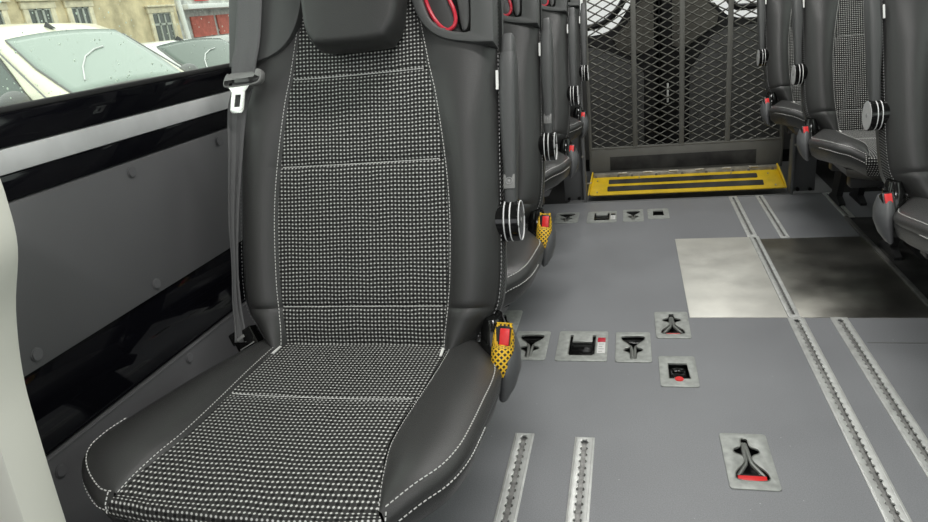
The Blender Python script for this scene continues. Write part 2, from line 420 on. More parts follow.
# ------------------------------------------------------------------ floor sockets
def make_socket(kind, x0, x1, y0, y1, label, grp):
    w, h = x1-x0, y1-y0
    t = thing('floor_socket', label, 'floor socket', ((x0+x1)/2, (y0+y1)/2, 0), 0, grp)
    def S(p): return [(a*w, b*h) for a, b in p]
    def mirror(p): return p + [(-a, b) for a, b in p[::-1]]
    claw = mirror([(.09, -.42), (.09, -.22), (.26, -.16), (.27, -.08), (.09, -.03), (.10, .05), (.34, .22), (.34, .36)])
    hook = [(-a, -b) for a, b in mirror([(.08, -.40), (.08, -.25), (.27, -.20), (.27, -.12), (.08, -.07), (.09, .04), (.34, .22), (.34, .37)])]
    if kind == 'claw': hl = [claw]
    elif kind == 'hook': hl = [hook]
    elif kind == 'buckle': hl = [[(-.26, -.28), (-.22, -.34), (.20, -.34), (.26, -.28), (.26, .34), (.19, .34), (.19, .12), (-.20, .12), (-.20, .34), (-.26, .34)]]
    elif kind == 'block': hl = [[(-.26, -.26), (.30, -.26), (.26, .24), (-.26, .24)]]
    elif kind == 'slot': hl = [[(-.26, -.22), (.26, -.22), (.24, .26), (-.24, .26)]]
    else: hl = [[(-.04, -.06), (.06, -.20), (.30, -.08), (.16, .02), (.10, .3), (-.02, .24)]]
    def soft(p, n=2):
        for _ in range(n):
            q = []
            for i in range(len(p)):
                a_, b_ = p[i-1], p[i]; q += [(a_[0]*.78+b_[0]*.22, a_[1]*.78+b_[1]*.22), (a_[0]*.22+b_[0]*.78, a_[1]*.22+b_[1]*.78)]
            p = q
        return p
    hl = [soft(p) for p in hl] if kind in ('claw', 'hook', 'slit') else hl
    pl = shape2d([rrect(w, h, .008)] + [S(p) for p in hl], .005, .0009, Matrix.Translation((0, 0, .0005)))
    obj('cover_plate', pl, 'plate', t, angle=30)
    rim = B()
    for p in hl:
        q = [Vector((a*w, b*h, .0032)) for a, b in p]
        tube(rim, q, .0012, 5, closed=True)
    obj('rim', rim, 'hook', t)
    wl = B(); box(wl, -w/2+.0075, w/2-.0075, -h/2+.0075, h/2-.0075, -.0345, -.0335)
    a, b, c, d = -w/2+.0070, w/2-.0070, -h/2+.0070, h/2-.0070
    for q in ((a, a+.001, c, d), (b-.001, b, c, d), (a, b, c, c+.001), (a, b, d-.001, d)): box(wl, q[0], q[1], q[2], q[3], -.034, -.003)
    obj('recess', wl, 'well', t, smooth=False)
    hk = B()
    if kind in ('claw', 'hook'):
        s = 1 if kind == 'claw' else -1
        for sx in (-1, 1):
            tube(hk, [Vector((sx*.028*w+0*sx, s*-.36*h, -.007)), Vector((sx*.05*w, s*-.05*h, -.004)), Vector((sx*.07*w, s*.04*h, -.004)), Vector((sx*.27*w, s*.22*h, -.009))], .0046, 8)
        obj('fork', hk, 'hook', t)
        cb = B(); box(cb, -.30*w, .30*w, min(s*.19*h, s*.34*h), max(s*.19*h, s*.34*h), -.02, -.005, .003)
        obj('clamp', cb, 'piano' if kind == 'claw' else 'black', t)
        if kind == 'hook':
            rd = B()
            near = y0 < 1.3
            box(rd, -.29*w if near else -.2*w, .29*w if near else .2*w, -.38*h, (-.24 if near else -.27)*h, -.012, -.0015, .002)
            obj('release_tab', rd, 'red', t)['label'] = 'red release tab'
    elif kind == 'buckle':
        cb = B(); box(cb, -.235*w, .235*w, -.30*h, .10*h, -.02, -.002, .004)
        for sx in (-.225, .225): box(cb, (sx-.025)*w, (sx+.025)*w, .0*h, .30*h, -.02, -.004, .002)
        obj('latch', cb, 'piano', t)
        lb = B(); box(lb, .30*w, .455*w, -.26*h, .10*h, .0032, .0038); obj('sticker', lb, 'label', t, smooth=False)['label'] = 'white printed sticker'
        ln = B()
        for k in range(4): box(ln, .325*w, (.43 - .03*(k % 2))*w, (.03-.08*k)*h, (.045-.08*k)*h, .0039, .0041)
        obj('print', ln, 'ink', t, smooth=False)
        rd = B(); box(rd, .30*w, .455*w, .12*h, .26*h, -.002, .0042, .001)
        obj('release_tab', rd, 'redpipe' if y0 < 2 else 'black', t)
    elif kind == 'block':
        cb = B(); box(cb, -.22*w, .23*w, -.16*h, .18*h, -.025, -.006, .004); box(cb, -.15*w, .16*w, .02*h, .15*h, -.012, -.001, .003); obj('latch', cb, 'piano', t)
        rd = B(); cyl(rd, (.0, -.27*h, .003), (0, 0, 1), .011, .004, 20, bev=.001); obj('release_tab', rd, 'red', t)['label'] = 'red release tab'
    elif kind == 'slot':
        cb = B(); box(cb, -.2*w, .2*w, -.12*h, .16*h, -.025, -.01, .004); obj('latch', cb, 'black', t)
    else:
        cb = B(); box(cb, -.02*w, .16*w, -.1*h, .1*h, -.02, -.008, .003); obj('latch', cb, 'black', t)
for i, (k, a, b, c, d, l) in enumerate(SOCK):
    make_socket(k, a, b, c, d, l, 'floor sockets of the near row' if d < 2.2 else 'floor sockets of the far row')

# ------------------------------------------------------------------ floor rails
def make_track(x, w, y0, y1, label):
    L = y1-y0; t = thing('floor_rail', label, 'floor rail', (x, (y0+y1)/2, 0), 0, 'aluminium floor rails')
    p = .0225 if w > .034 else .0165; n = int((L-.014)/p); sw = w*.12; cr = w*.20
    left = []; yb = L/2-.008 - n*p
    for k in range(n):
        c = yb + (k+.5)*p
        a0 = math.asin(sw/cr)
        for q in (-.42, -.2, 0, .2, .42):
            a = q*PI*.78
            left.append((cr*math.cos(a), c + p*.30*math.sin(a)/1.0))
        if k < n-1: left.append((sw, c+p/2))
    hole = [(sw, yb-.001)] + left + [(sw, yb+n*p)]
    hole = hole + [(-a, b) for a, b in hole[::-1]]
    out = [(-w/2, -L/2), (w/2, -L/2), (w/2, L/2), (-w/2, L/2)]
    pl = shape2d([out, hole], .0045, .0006, Matrix.Translation((0, 0, .0006 if not (1.93 < y0 < 2.5) else .0022)))
    obj('rail', pl, 'track', t, angle=25)
    ch = B(); a = w/2-.0045
    box(ch, -a, a, -L/2+.0045, L/2-.0045, -.0085, -.0065)
    obj('channel', ch, 'trackin', t, smooth=False)
    rd = B()
    for sx in (-1, 1): box(rd, sx*w*.40-.0012, sx*w*.40+.0012, -L/2+.002, L/2-.002, .0022, .0040, .0006)
    obj('edge_bead', rd, 'track', t)
for q in TRK: make_track(*q)

# ------------------------------------------------------------------ metal floor sheets
bm = B(); box(bm, .163, .4355, 1.940, 2.640, .0002, .0020, .0006); o = obj('metal_sheet', bm, 'alu')
tag(o, 'pale scuffed aluminium floor sheet left of the long rail', 'floor sheet')
bm = B(); box(bm, .4695, .818, 1.940, 2.615, .0002, .0020, .0006); o = obj('metal_sheet', bm, 'alud')
tag(o, 'dark tarnished metal floor sheet right of the long rail', 'floor sheet')
bm = B(); box(bm, .815, .830, 1.62, 2.84, .0002, .010, .003); o = obj('edge_strip', bm, 'track_dim')
tag(o, 'narrow grey metal edging strip beside the dark floor sheet', 'edging')
# thin black sheet laid in as shade under the right hand seats
bm = B(); box(bm, .832, 1.09, .6, 2.83, .0002, .004, .001); o = obj('under_seat_shade', bm, 'grip')
tag(o, 'black sheet standing in for the shade under the right hand seats', 'painted shade')
# welded vinyl joints
bm = B(); box(bm, .60, 1.05, 1.79, 1.793, .0001, .0006); struct(obj('trim_floor_joint', bm, 'track_dim', smooth=False))

# ------------------------------------------------------------------ left wall (heading slightly inwards)
WK = .035; WANG = -math.atan(WK)
wl = struct(thing('wall_left', '', '', (-.785, 1.0, 0), WANG)); del wl['label'], wl['category']
LY0, LY1 = -1.6, 2.95
def wpart(name, z0, z1, depth, m, bev=.002, parent=wl, x0=-.05, y0=LY0, y1=LY1):
    b = B(); box(b, x0, depth, y0, y1, z0, z1, bev); return obj(name, b, m, parent)
wpart('lower_board', .0, .418, .0, 'panel')
wpart('gloss_band', .4205, .543, -.006, 'gloss')
wpart('middle_board', .5445, .768, .0, 'panel', .002)
wpart('gloss_strip', .770, .8035, -.004, 'gloss')
wpart('silver_stripe', .8045, .8360, -.001, 'stripe')
wpart('sill', .837, .880, -.002, 'gloss', .004)
wpart('glass_seal', .880, .888, -.006, 'rubber', .002, x0=-.02)
for y, z in ((-.061, .753), (.185, .752), (-.076, .562), (-.326, .565), (-.048, .404), (-.353, .392), (.40, .404), (.43, .752)):
    b = B(); cyl(b, (.0015, y, z), (1, 0, 0), .0095, .004, 20, bev=.0015); obj('screw_cap', b, 'screw', wl)
# thin bright seam above the lower board
b = B(); box(b, -.001, .0015, LY0, LY1, .4165, .4195, .0005); obj('seam', b, 'screw', wl)
# wall above the windows and the pillars
wpart('upper_lining', 1.60, 1.95, .0, 'ceil')
wpart('window_pillar', .881, 1.60, .0, 'cream', .01, y0=LY0, y1=-.75)
wpart('window_pillar', .881, 1.60, .0, 'doorpanel', .01, y0=1.05, y1=1.15)
wpart('window_pillar', .881, 1.60, .0, 'doorpanel', .01, y0=2.5, y1=LY1)
win = struct(thing('window_1', '', '', (-.785, 1.0, 0), WANG)); del win['label'], win['category']
wpart('pane', .886, 1.60, -.022, 'glass', 0, win, -.026, -.75, 1.05)
wpart('pane', .886, 1.60, -.022, 'glass', 0, win, -.026, 1.15, 2.5)
# rain drops on the outside of the pane
b = B()
for k in range(620):
    y = random.uniform(-.42, .62); z = random.uniform(.89, 1.16); r = random.choice((.0007, .0009, .0012, .0016)) * random.uniform(.7, 1.25)
    bmesh.ops.create_icosphere(b, subdivisions=1, radius=r, matrix=Matrix.Translation((-.0270, y, z)) @ Matrix.Diagonal((.45, 1, 1.1, 1)))
o = obj('raindrops', b, 'drop', loc=(-.785, 1.0, 0)); o.rotation_euler.z = WANG
tag(o, 'rain droplets scattered over the outside of the left window', 'raindrops', kind='stuff')

# ceiling, right wall, front
b = B(); box(b, -.95, 1.12, -1.3, 4.0, 1.90, 1.93); struct(obj('ceiling', b, 'ceil', smooth=False))
b = B(); box(b, 1.10, 1.13, -1.3, 4.0, -.05, .88); box(b, 1.10, 1.13, -1.3, 4.0, 1.60, 1.90)
for y in (-1.25, .6, 1.9, 3.3): box(b, 1.10, 1.13, y, y+.12, .88, 1.60)
struct(obj('wall_right', b, 'wallr', smooth=False))
b = B(); box(b, 1.112, 1.116, -1.2, 3.9, .87, 1.61); struct(obj('window_2', b, 'glass', smooth=False))
b = B(); box(b, -.95, 1.12, -1.34, -1.3, -.05, .75); box(b, -.95, 1.12, -1.34, -1.3, 1.75, 1.93); struct(obj('wall_front', b, 'wallr', smooth=False))
b = B(); box(b, -.95, -.68, 3.92, 4.0, -.05, 1.9); box(b, -.95, -.70, 2.95, 3.95, -.05, 1.9); box(b, 1.02, 1.12, 3.92, 4.0, -.05, 1.9); box(b, -.68, 1.02, 3.92, 4.0, 1.72, 1.9); box(b, -.68, 1.02, 3.92, 4.0, -.05, .02)
struct(obj('wall_rear', b, 'doorblack', smooth=False))

# unseen ceiling lamps added to brighten the interior
LAMP = 12
def added_fill_lamp(y, label):
    t = thing('added_fill_lamp', label, 'added fill lamp', (.16, y, 1.90), 0, 'added fill lamps')
    b = B(); box(b, -.34, .34, -.075, .075, -.025, 0, .008); obj('housing', b, 'lamp', t)
    l = bpy.data.lights.new('fill_light', 'AREA'); l.shape = 'RECTANGLE'; l.size = .62; l.size_y = .12; l.energy = LAMP; l.color = (1, .985, .955)
    lo = bpy.data.objects.new('fill_light', l); COL.objects.link(lo); lo.parent = t; lo.location = (0, 0, -.03)

for y, s in ((-.45, 'front'), (.85, 'second'), (2.0, 'third'), (2.95, 'rear')): added_fill_lamp(y, 'added unseen fill lamp on the ceiling, %s of the row over the aisle' % s)

# ------------------------------------------------------------------ seats
A = R(22); cA, sA = math.cos(A), math.sin(A)
def bp(x, t, d): return Vector((x, t*sA - d*cA, .460 + t*cA + d*sA))
BN = Vector((0, -cA, sA))
Wt = [(-.05, .150), (-.02, .172), (.01, .193), (.035, .212), (.06, .221), (.12, .226), (.3, .2265), (.45, .2265), (.62, .225), (.72, .21)]
Pt = [(-.05, .137), (0, .1375), (.05, .143), (.1, .147), (.2, .1485), (.28, .143), (.39, .128), (.44, .117), (.55, .098), (.66, .085), (.74, .08)]
SEAMS = (.050, .285, .432)
def dback(x, t):
    p, w = sinterp(Pt, t), sinterp(Wt, t); ax = abs(x)
    g = sum(math.exp(-((t-s)/.0035)**2) for s in SEAMS)
    if ax <= p: return -.004*(1-(ax/p)**2) - .0035*g - .006*math.exp(-((t+.03)/.03)**2)
    f = min((ax-p)/(w-p), 1)
    d = .019*math.sin(PI*min(f*.92, 1)**.85) - .022*f**5 - .003*math.exp(-(f/.05)**2)
    d = d - .004*math.exp(-((t-.047)/.004)**2)*min(1, f*6) - .0025*math.exp(-((t-.022)/.006)**2)*f
    d = d*(1 - .6*min(max((t-.34)/.11, 0), 1)) if d > 0 else d
    xx = min(max((ax-.10)/.13, 0), 1); te = .545 - .08*(1-(1-xx)**2.2)*1.0
    k = min(max((t-te)/.02, 0), 1)
    return d*(1-k) + (-.026)*k
def loopuv(bm, fn):
    uv = bm.loops.layers.uv.new('UVMap')
    for f in bm.faces:
        for l in f.loops: l[uv].uv = fn(l.vert)
def grid(bm, rows):
    V = [[bm.verts.new(p) for p in r] for r in rows]
    for a, b in zip(V[:-1], V[1:]):
        for k in range(len(a)-1): bm.faces.new((a[k], a[k+1], b[k+1], b[k]))
    return V
def tlist():
    ts = [-.05+.01*i for i in range(80)]
    for s in SEAMS: ts += [s-.003, s, s+.003]
    ts += [.044, .047, .050]
    return sorted({round(t, 4) for t in ts if t <= .735})
# cushion outlines
PI_ = [(-.02, .142), (0, .1405), (.05, .145)]
Pc = [(-.39, .164), (-.36, .156), (-.33, .149), (-.28, .140), (-.2, .141), (-.1, .146), (0, .148), (.03, .148)]
Oc = [(.190, .02, .436), (.214, -.01, .433), (.230, -.05, .436), (.2365, -.10, .444), (.238, -.17, .456), (.2385, -.24, .467), (.236, -.295, .474), (.224, -.335, .475), (.200, -.364, .471), (.168, -.390, .455)]
OcL = [(.190, .02, .436), (.216, -.01, .433), (.232, -.05, .436), (.240, -.10, .444), (.246, -.17, .454), (.252, -.24, .462), (.256, -.290, .467), (.252, -.330, .467), (.228, -.362, .463), (.190, -.388, .456), (.168, -.390, .455)]
def zc(y): return sinterp([(-.39, .455), (-.36, .4605), (-.3, .462), (-.15, .455), (0, .447), (.04, .444)], y)

def make_seat(s, sleeve, label, grp, printed=False):
    global SX
    SX = s
    root = thing('passenger_seat', label, 'seat', (0, 0, 0), 0, grp)
    ts = tlist()
    # --- backrest body: bolsters, flanks
    for sd in (-1, 1):
        rows = []
        for t in ts:
            p, w = sinterp(Pt, t), sinterp(Wt, t); r = []
            for k in range(13):
                f = k/12; f = 1-(1-f)**1.5
                x = p + (w-p)*f; r.append(bp(sd*x, t, dback(x, t)))
            de = dback(w, t)
            r += [bp(sd*(w+.002), t, de-.006), bp(sd*(w+.002), t, -.022)]
            rows.append(r if sd > 0 else r[::-1])
        b = B(); grid(b, rows); obj('back_bolster', b, 'leather', root)
    # --- flank cloth
    for sd in (-1, 1):
        b = B()
        rows = [[bp(sd*(sinterp(Wt, t)+(.0022 if t < .462 else -.003)), t, d) for d in (-.0215, -.035, -.05, -.065)] for t in ts]
        if sd < 0: rows = [r[::-1] for r in rows]
        grid(b, rows)
        loopuv(b, lambda v: (v.co.dot(BN), v.co.z))
        obj('side_cloth', b, 'gusset', root)
    # --- back shell closing the rear
    b = B(); rows = []
    for t in ts:
        w = sinterp(Wt, t)
        rows.append([bp(w+.0024, t, -.0645), bp(w+.001, t, -.088), bp(w-.02, t, -.104), bp(0, t, -.108), bp(-w+.02, t, -.104), bp(-w-.001, t, -.088), bp(-w-.0024, t, -.0645)])
    V = grid(b, rows); b.faces.new(V[0]); 
    obj('back_shell', b, 'shell', root)
    # --- woven centre panel
    b = B(); rows = []
    for t in ts:
        p = sinterp(Pt, t); rows.append([bp(p*(k/10-1), t, dback(p*(k/10-1), t)) for k in range(21)])
    grid(b, rows); loopuv(b, lambda v: (v.co.x, (v.co-Vector((0, 0, .447))).dot(Vector((0, sA, cA)))))
    obj('back_panel', b, 'cloth', root)
    # --- stitching
    b = B()
    for sd in (-1, 1):
        pts = []; 
        for t in [-.03+.01*i for i in range(74)]:
            x = sinterp(Pt, t)+.0045; pts.append(bp(sd*x, t, dback(x, t)+.0006))
        dashes(b, pts, BN, .0038, .0020, .0007)
    for t in SEAMS:
        p = sinterp(Pt, t)-.004; pts = [bp(p*(k/12-1), t, dback(p*(k/12-1), t)+.003) for k in range(25)]
        dashes(b, pts, BN, .0052, .0008, .0008)
    for sd in (-1, 1):
        b2_ = B()
        pts = [bp(sd*(sinterp(Wt, t)+.0030), t, -.019) for t in [0+.01*i for i in range(46)]]
        dashes(b2_, pts, Vector((sd, -.3, 0)).normalized(), .0035, .003, .0005)
        obj('side_stitching', b2_, 'thread_dim', root)
    obj('back_stitching', b, 'thread', root)
    b = B()
    for sd in ((1,) if s > 0 else (1,)):
        box(b, .2285, .2325, -.0012, .0012, -.0150, .0150, mtx=Matrix.Translation(bp(0, .405, -.008)) @ Matrix.Rotation(-A, 4, 'X'))
    obj('side_tag', b, 'tag', root, smooth=False)['label'] = 'small white tag sewn in the side seam'
    # --- shoulder shell
    lower = [(.2300, .459), (.199, .4615), (.157, .470), (.130, .484), (.110, .508), (.097, .543), (.088, .60), (.082, .66)]
    low = spline([Vector((a, c_)) for a, c_ in lower], 5)
    outer = [(p.x, p.y) for p in low] + [(-p.x, p.y) for p in low[::-1]] + [(-.2300, .56), (-.226, .66), (-.205, .73), (-.15, .752), (.15, .752), (.205, .73), (.226, .66), (.2300, .56)]
    hole = spline([Vector(q) for q in ((.1215, .520), (.134, .4985), (.152, .4865), (.176, .4795), (.190, .4795), (.1935, .488), (.193, .56), (.187, .63), (.165, .66), (.135, .655), (.114, .61), (.113, .555))], 5, True)
    mt = Matrix(((1, 0, 0, 0), (0, sA, -cA, 0), (0, cA, sA, .460), (0, 0, 0, 1)))
    b = shape2d([outer, [(p.x, p.y) for p in hole]], .040, .003, mt @ Matrix.Translation((0, 0, -.0055)))
    sh = obj('shoulder_shell', b, 'shell', root)
    b = B(); pts = [mt @ Vector((p.x, p.y, .0205)) for p in low]
    b2 = shape2d([[(p.x, p.y) for p in spline([Vector(q) for q in ((.108, .53), (.125, .50), (.152, .482), (.196, .474), (.196, .56), (.19, .65), (.12, .67), (.104, .60))], 4, True)]], .012, 0, mt @ Matrix.Translation((0, 0, -.028)))
    obj('recess_back', b2, 'black', sh); b.free()
    # pad filling the handle recess, edged with red piping
    pad = spline([Vector(q) for q in ((.118, .545), (.128, .516), (.141, .497), (.153, .4885), (.163, .492), (.1675, .503), (.1645, .52), (.157, .538), (.149, .565), (.142, .60), (.13, .62), (.118, .59))], 5, True)
    b = shape2d([[(p.x, p.y) for p in pad]], .014, .003, mt @ Matrix.Translation((0, 0, -.006)))
    obj('handle_pad', b, 'leather', sh)
    b = shape2d([[(p.x, p.y) for p in spline([Vector(q) for q in ((.166, .54), (.172, .502), (.178, .487), (.188, .50), (.187, .56), (.178, .64), (.15, .648), (.146, .60))], 5, True)]], .02, .005, mt @ Matrix.Translation((0, 0, -.014)))
    obj('handle_grip', b, 'shell', sh)
    b = B(); tube(b, [mt @ Vector((p.x, p.y, .0025)) for p in pad], .0032, 8, closed=True); obj('red_piping', b, 'redpipe', sh)['label'] = 'red piping round the handle recess'
    # --- headrest
    b = B(); rings = []
    for d, k in ((.008, .96), (.020, 1.0), (.040, 1.0), (.054, .99), (.061, .965), (.065, .93), (.067, .86), (.068, .5)):
        cxh, cyh = .010, .5485
        pr_ = [(.048*k, -.086*k), (.065*k, -.077*k), (.077*k, -.054*k), (.083*k, -.01*k), (.086*k, .05*k), (.085*k, .105*k), (.05*k, .125*k)]
        pp = pr_ + [(-a, c_) for a, c_ in pr_[::-1]]
        q = spline([Vector(v) for v in pp], 3, True)
        rings.append([mt @ Vector((cxh + v.x, cyh + v.y, d)) for v in q])
    loft(b, rings); obj('headrest', b, 'leather_soft', root)
    # --- cushion panel
    b = B(); rows = []; vv = []
    yl = [.03 - .012*k for k in range(36)]
    for y in yl:
        if y < -.39: break
        p = sinterp(Pc, y); dz = -.0035*math.exp(-((y+.171)/.004)**2)
        rows.append([Vector((p*(k/10-1), y, zc(y) - .003*(1-(k/10-1)**2) + dz)) for k in range(21)])
    for y, z, p in ((-.3950, .4515, .1685), (-.3985, .446, .1728), (-.3998, .438, .1735), (-.399, .430, .1735), (-.395, .424, .171), (-.385, .41, .166), (-.37, .395, .158)):
        rows.append([Vector((p*(k/10-1), y - .012*(1-(k/10-1)**2), z)) for k in range(21)])
    L = [0]
    for a, c_ in zip(rows[:-1], rows[1:]): L.append(L[-1] + (a[10]-c_[10]).length)
    V = grid(b, [r[::-1] for r in rows]); lv = {}
    for r, l in zip(V, L):
        for v in r: lv[v] = l
    uvl = b.loops.layers.uv.new('UVMap')
    for f in b.faces:
        for l in f.loops: l[uvl].uv = (l.vert.co.x, lv[l.vert]*.80)
    obj('seat_panel', b, 'cloth', root)
    # --- cushion bolsters
    NS = 44; ip = [Vector((sinterp(Pc, y), y, zc(y))) for y in [.03 - .42*k/NS for k in range(NS+1)]]
    bst = B()
    for sd, OC in ((1, Oc), (-1, OcL)):
        osp = spline([Vector(q) for q in OC], 12)
        acc = [0]
        for a, c_ in zip(osp[:-1], osp[1:]): acc.append(acc[-1] + (c_-a).length)
        def oat(u):
            sL = u*acc[-1]
            for i in range(len(osp)-1):
                if sL <= acc[i+1]: return osp[i].lerp(osp[i+1], (sL-acc[i])/max(acc[i+1]-acc[i], 1e-9))
            return osp[-1]
        top = []; st_in = []; st_out = []; st_low = []
        for k in range(NS+1):
            u = k/NS; I = ip[k]; O = oat(u); r = []
            for j in range(11):
                f = j/10; P = I.lerp(O, f); P.z += .014*math.sin(PI*f)**.8*min(1, (1-u)*5+.15) - .0025*math.exp(-(f/.05)**2); r.append(P)
            tg = oat(min(u+.01, 1)) - oat(max(u-.01, 0)); nr = Vector((-tg.y, tg.x, 0)); nr = nr.normalized() if nr.length else Vector((1, 0, 0))
            if nr.x*.5 - nr.y < 0: nr = -nr
            r += [O + nr*.0045 + Vector((0, 0, -.0045)), O + nr*.007 + Vector((0, 0, -.011)), O + nr*.006 + Vector((0, 0, -.016)), O + nr*.0035 + Vector((0, 0, -.0205)),
                  O + nr*.0045 + Vector((0, 0, -.0255)), O - nr*.004 + Vector((0, 0, -.050)), O - nr*.022 + Vector((0, 0, -.064))]
            top.append(r); st_in.append(r[0].lerp(r[1], .55) + Vector((0, 0, .0010))); st_out.append(O + Vector((0, 0, .0022)) - nr*.002); st_low.append(O + nr*.0066 + Vector((0, 0, -.0185)))
        b = B()
        grid(b, top if sd > 0 else [[Vector((-p.x, p.y, p.z)) for p in r][::-1] for r in top])
        obj('seat_bolster', b, 'leather', root)
        b = bst
        f = lambda P: [Vector((sd*p.x, p.y, p.z)) for p in P]
        dashes(b, f(st_in[3:]), Vector((0, 0, 1)), .0036, .0022, .0006)
        dashes(b, f(st_out[5 if sd > 0 else 27:]), Vector((0, -.2, 1)).normalized(), .0042, .0022, .0008)
        dashes(b, f(st_low[24:]), Vector((sd*.5, -1, .5)).normalized(), .0042, .0022, .0008)
        dashes(b, f([Vector((.1735, -.391, .459)), Vector((.174, -.400, .448)), Vector((.174, -.402, .436))]), Vector((.2, -1, .3)).normalized(), .0036, .002, .0008)
    b = bst
    p = sinterp(Pc, -.171)-.003
    dashes(b, [Vector((p*(k/10-1), -.171, zc(-.171)-.003*(1-(k/10-1)**2)-.001)) for k in range(21)], Vector((0, 0, 1)), .0052, .0008, .0007)
    obj('seat_stitching', b, 'thread', root)
    for sd in (-1, 1):
        b = B(); box(b, -.002, .002, -.010, .015, -.0008, .0008, mtx=Matrix.Translation((sd*.142, -.032, .4505)) @ Matrix.Rotation(sd*.08, 4, 'Z'))
        obj('seat_tag', b, 'tag', root, smooth=False)['label'] = 'tiny white tag at the rear of the seat panel'
    # --- base
    b = B(); rings = []
    for z, kx, y0, y1 in ((.437, .19, -.37, .03), (.405, .20, -.375, .03), (.375, .185, -.34, .02), (.352, .15, -.28, .0)):
        rings.append([Vector(v) for v in ((kx, y0+.05, z), (kx, y1, z), (-kx, y1, z), (-kx, y0+.05, z), (-kx+.06, y0, z), (kx-.06, y0, z))])
    loft(b, rings); obj('seat_pan', b, 'black', root)
    for yb_ in (-.04, -.24):
        b = B(); box(b, -.16, .16, yb_, yb_+.04, .325, .365, .004); obj('cross_beam', b, 'black', root)
    for lx in (-.155, -.075):
        b = B()
        rings = [[Vector((lx+a, y, z)) for a, y in ((-.012, y0), (.012, y0), (.012, y1), (-.012, y1))] for z, y0, y1 in ((.345, -.10, .0), (.20, -.02, .08), (.03, .05, .12), (.010, .0, .16), (.0, .0, .16))]
        loft(b, rings); obj('leg', b, 'legmetal', root, smooth=False)
    # --- armrest, folded up
    b = B()
    cyl(b, bp(.2345, .1855, -.044), (1, 0, 0), .0335, .047, 40, bev=.0012)
    hub = obj('armrest_hub', b, 'piano', root)
    b = B()
    for x in (.2330, .2425):
        cyl(b, bp(x+.003, .1855, -.044), (1, 0, 0), .0337, .0020, 40)
    obj('ring', b, 'white_ring', hub)
    b = B(); cyl(b, bp(.2582, .1855, -.044), (1, 0, 0), .0318, .0014, 40); obj('end_disc', b, 'disc' if s < 0 else 'piano', hub)
    b = B(); cyl(b, bp(.2591, .1855, -.044), (1, 0, 0), .0045, .0012, 16); obj('logo_dot', b, 'ink', hub)
    if s > 0:
        b = B(); tube(b, [bp(.2592, .1855+.0315*math.cos(a), -.044+.0315*math.sin(a)) for a in [2*PI*k/40 for k in range(40)]], .0010, 6, closed=True); obj('end_rim', b, 'white_ring', hub)
    def arm_ring(t, d, hw, hd, x=.2445):
        q = rrect(2*hw, 2*hd, min(hw, hd)*.55, 3); return [bp(x+a, t, d+.012+c_) for a, c_ in q]
    b = B(); rings = [arm_ring(*a) for a in ((.205, -.050, .0095, .010), (.225, -.048, .0098, .014), (.27, -.050, .0105, .018), (.33, -.046, .0125, .022), (.39, -.045, .0130, .024), (.435, -.048, .0125, .023), (.452, -.051, .0115, .021))]
    loft(b, rings); ar = obj('armrest', b, 'arm', root, angle=30)
    b = B(); rings = [arm_ring(*a) for a in ((.453, -.051, .0100, .018), (.478, -.054, .0095, .017), (.485, -.055, .008, .013))]
    loft(b, rings); obj('end_cap', b, 'arm', ar, angle=30)
    if printed:
        b = B(); box(b, -.0090, .0090, -.001, .001, -.0115, .0115, .0006, mtx=Matrix.Translation(bp(.2445, .246, -.0215)) @ Matrix.Rotation(-A-.05, 4, 'X')); lb = obj('label_plate', b, 'tonguegrey', ar)
        b = B(); tube(b, [bp(.2445+.0052*math.cos(a), .247+.0052*math.sin(a), -.0200) for a in [2*PI*k/16 for k in range(16)]], .0007, 5, closed=True)
        cyl(b, bp(.2445, .247, -.0200), BN, .002, .001, 8); obj('round_mark', b, 'thread_dim', ar)
    # --- buckle
    b = B(); rings = []
    for z, x, y, rx_, ry_ in ((.462, .236, .008, .015, .028), (.440, .241, -.004, .019, .036), (.415, .242, -.012, .0185, .037), (.392, .239, -.022, .014, .030), (.377, .235, -.034, .008, .018), (.371, .233, -.038, .002, .006)):
        rings.append([Vector((x + rx_*math.cos(2*PI*k/24), y + ry_*math.sin(2*PI*k/24), z - (0 if sleeve else .008))) for k in range(24)])
    loft(b, rings); cov = obj('buckle_cover', b, 'shell_light', root)
    mtb = Matrix.Translation((.236, -.014, .440 if not sleeve else .4545)) @ Matrix.Rotation(R(-28), 4, 'X') @ Matrix.Rotation(R(4), 4, 'Y')
    b = B(); box(b, -.0125, .0125, -.009, .013, -.034, .030, .004, mtx=mtb); bk = obj('buckle', b, 'black', root)
    b = B(); box(b, -.0045 if sleeve else -.0065, .0105 if sleeve else .0085, -.0115, -.008, .0 if sleeve else .004, .026, .0015, mtx=mtb); obj('release_button', b, 'red', bk)['label'] = 'red release button'
    b = B(); tube(b, [Vector((.232, .018, .47)), Vector((.224, .028, .455)), Vector((.215, .03, .43)), Vector((.21, .02, .40))], .009, 8, ry=.004); obj('buckle_stalk', b, 'piano', bk)
    b = B(); rings = []
    for z, y, rx_, ry_ in ((.485, .018, .014, .02), (.465, .012, .021, .028), (.44, .008, .024, .032), (.41, .0, .02, .03), (.385, -.01, .012, .02)):
        rings.append([Vector((.216 + rx_*math.cos(2*PI*k/16), y + .012 + ry_*math.sin(2*PI*k/16), z)) for k in range(16)])
    loft(b, rings); obj('buckle_well', b, 'piano', root)
